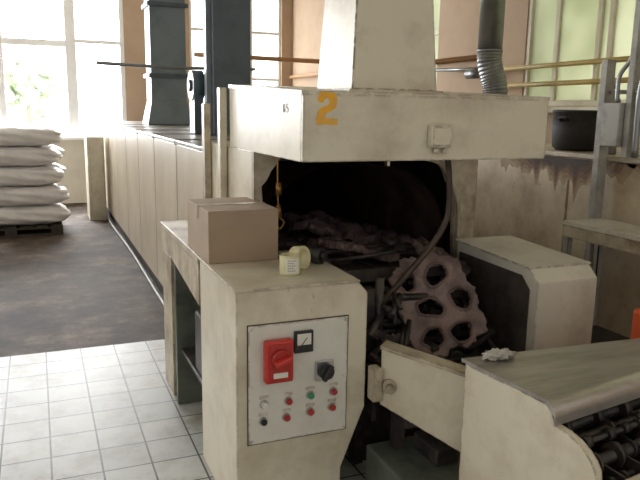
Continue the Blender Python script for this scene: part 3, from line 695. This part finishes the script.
# ---------------------------------------------------------------- ducts on tunnel
D1=thing('extraction_column',(1.55,9.0,TZ),'blue-grey square exhaust column rising from the tunnel top','exhaust duct')
bm=bmesh.new(); bb(bm,(1.36,8.8,TZ+.30),(1.80,9.2,H-.005),.006); mk('column',bm,'blue',D1)
bm=bmesh.new(); frustum(bm,(1.30,1.86,8.74,9.26),TZ+.008,(1.36,1.80,8.8,9.2),TZ+.30); mk('base_flare',bm,'blue',D1)
bm=bmesh.new()
for z in (1.95,2.8): bb(bm,(1.33,8.77,z),(1.83,9.23,z+.05),.003)
mk('flange',bm,'bluedk',D1)
D2=thing('extraction_fan_column',(1.5,5.8,TZ),'dark blue exhaust column with fan casing on the tunnel top','exhaust duct')
bm=bmesh.new(); bb(bm,(1.38,5.66,TZ+.008),(1.70,5.98,H-.005),.005); mk('column',bm,'bluedk',D2)
bm=bmesh.new(); bb(bm,(1.335,5.72,TZ+.008),(1.378,5.80,H-.005),.003); mk('conduit',bm,'blue',D2)
bm=bmesh.new(); bc(bm,(1.26,6.0,1.78),(1.36,6.0,1.78),.13,seg=28); bc(bm,(1.24,6.0,1.78),(1.26,6.0,1.78),.05); bb(bm,(1.27,5.9,TZ+.007),(1.35,6.1,1.70),.005); mk('fan_casing',bm,'bluedk',D2)
tube('roof_pipe',[(.6,7.4,2.02),(1.37,7.45,2.0),(2.3,7.5,2.02)],.018,'galv',smooth=False,label='thin grey conduit crossing over the tunnel',cat='pipe')
E=thing('end_cabinet',(.78,10.2,0),'cream switch cabinet standing beside the tunnel end','cabinet')
box('body',(.64,9.95,.0),(.865,10.5,1.17),'cream',E,.006); box('door',(.67,9.942,.06),(.85,9.949,1.12),'cream',E,.002)
# ---------------------------------------------------------------- pallet with sacks
Pz=thing('pallet',(-.4,9.45,0),'dark grey wooden pallet carrying the sack stack','pallet')
bm=bmesh.new()
for k in range(7): bb(bm,(-.95+k*.178,8.98,.10),(-.82+k*.178,9.98,.118),.002)
for yy in (8.98,9.43,9.88): bb(bm,(-.95,yy,.08),(.25,yy+.1,.10),.002)
mk('deck',bm,'wood',Pz)
bm=bmesh.new()
for yy in (8.98,9.43,9.88):
    for x in (-.95,-.42,.11): bb(bm,(x,yy,.018),(x+.14,yy+.1,.08),.002)
    bb(bm,(-.95,yy,0),(.25,yy+.1,.018),.002)
mk('block',bm,'wood',Pz)
def sack(cx,cy,z,sx,sy,h,seed):
    rnd=random.Random(seed); bm=bmesh.new()
    bmesh.ops.create_cube(bm,size=2); bmesh.ops.subdivide_edges(bm,edges=bm.edges,cuts=23,use_grid_fill=True)
    p=[rnd.uniform(0,6) for _ in range(6)]
    for v in bm.verts:
        x,y,zz=v.co
        d=Vector((x,y,zz)); ex=5.0
        rho=(abs(x)**ex+abs(y)**ex)**(1/ex)
        nrm=(rho**2.9+abs(zz)**2.9)**(1/2.9)
        d/=max(nrm,1e-6)
        w=.04*math.sin(5*x+p[0])*math.sin(4*y+p[1])+.03*math.sin(14*x+6*y+p[2])
        s=1+.035*math.sin(6*x+p[3])*abs(y)+.025*math.sin(7*zz+5*x+p[4])+.010*math.sin(24*x+13*zz+p[5])
        v.co=(d.x*sx/2*s,d.y*sy/2*s,max(-1,min(1,d.z*(1+w)))*h/2)
    bmesh.ops.rotate(bm,verts=bm.verts,cent=(0,0,0),matrix=Matrix.Rotation(rnd.uniform(-.03,.03),3,'Z'))
    for f in bm.faces: f.smooth=True
    bmesh.ops.translate(bm,verts=bm.verts,vec=(cx,cy,z))
    o=mk('sack',bm,'sack',label='full white woven plastic sack stacked flat on the pallet',cat='sack'); o['group']='sacks stacked on the pallet'
L=5; hh=.243
for li in range(L):
    z=.119+hh*(li+.5)
    for iy in range(2):
        sack(-.25+random.uniform(-.05,.05),9.22+iy*.54,z,1.10-.012*li,.50,hh,li*10+iy)

# ---------------------------------------------------------------- light
w=bpy.data.worlds.new('World'); bpy.context.scene.world=w; w.use_nodes=True
nt=w.node_tree; bg=nt.nodes['Background']
tc=nt.nodes.new('ShaderNodeTexCoord'); sx=nt.nodes.new('ShaderNodeSeparateXYZ'); nt.links.new(tc.outputs['Generated'],sx.inputs[0])
mr=nt.nodes.new('ShaderNodeMapRange'); mr.interpolation_type='SMOOTHSTEP'; mr.inputs[1].default_value=-.4; mr.inputs[2].default_value=.8; mr.inputs[3].default_value=0.75; mr.inputs[4].default_value=7.0
nt.links.new(sx.outputs['Y'],mr.inputs[0]); nt.links.new(mr.outputs[0],bg.inputs[1])
cr=nt.nodes.new('ShaderNodeValToRGB'); cr.color_ramp.elements[0].position=.3; cr.color_ramp.elements[0].color=(1.0,.965,.90,1); cr.color_ramp.elements[1].position=.9; cr.color_ramp.elements[1].color=(.95,.98,1,1)
mr2=nt.nodes.new('ShaderNodeMapRange'); mr2.inputs[1].default_value=-1; nt.links.new(sx.outputs['Y'],mr2.inputs[0]); nt.links.new(mr2.outputs[0],cr.inputs[0]); nt.links.new(cr.outputs[0],bg.inputs[0])
sn=bpy.data.lights.new('sun','SUN'); sn.energy=5; sn.angle=.02; so=bpy.data.objects.new('sun',sn); C.objects.link(so); so.location=(0,-10,20)
so.rotation_euler=(math.radians(28),0,0)
def area(name,loc,target,sx,sy,e,col=(1,1,1)):
    d=bpy.data.lights.new(name,'AREA'); d.shape='RECTANGLE'; d.size=sx; d.size_y=sy; d.energy=e; d.color=col
    o=bpy.data.objects.new(name,d); C.objects.link(o); o.location=loc
    o.rotation_euler=(Vector(target)-Vector(loc)).to_track_quat('-Z','Y').to_euler(); return o
area('sky_light_back',(0,Y1+.6,2.6),(0,5,0.6),5,2.6,900,(.97,.98,1))
# ---------------------------------------------------------------- camera
cam=bpy.data.cameras.new('camera'); co=bpy.data.objects.new('camera',cam); C.objects.link(co)
cam.sensor_width=36; cam.lens=680/640*36; cam.clip_start=.05; cam.clip_end=300
Yc=Vector((-286,136,-680)).normalized(); Hd=Vector((1,-.017,0)); Zc=Hd.cross(Yc).normalized(); Xc=Yc.cross(Zc)
R=Matrix((Xc,Yc,Zc)).to_4x4()
co.matrix_world=Matrix.Translation((0,0,1.6))@R
bpy.context.scene.camera=co
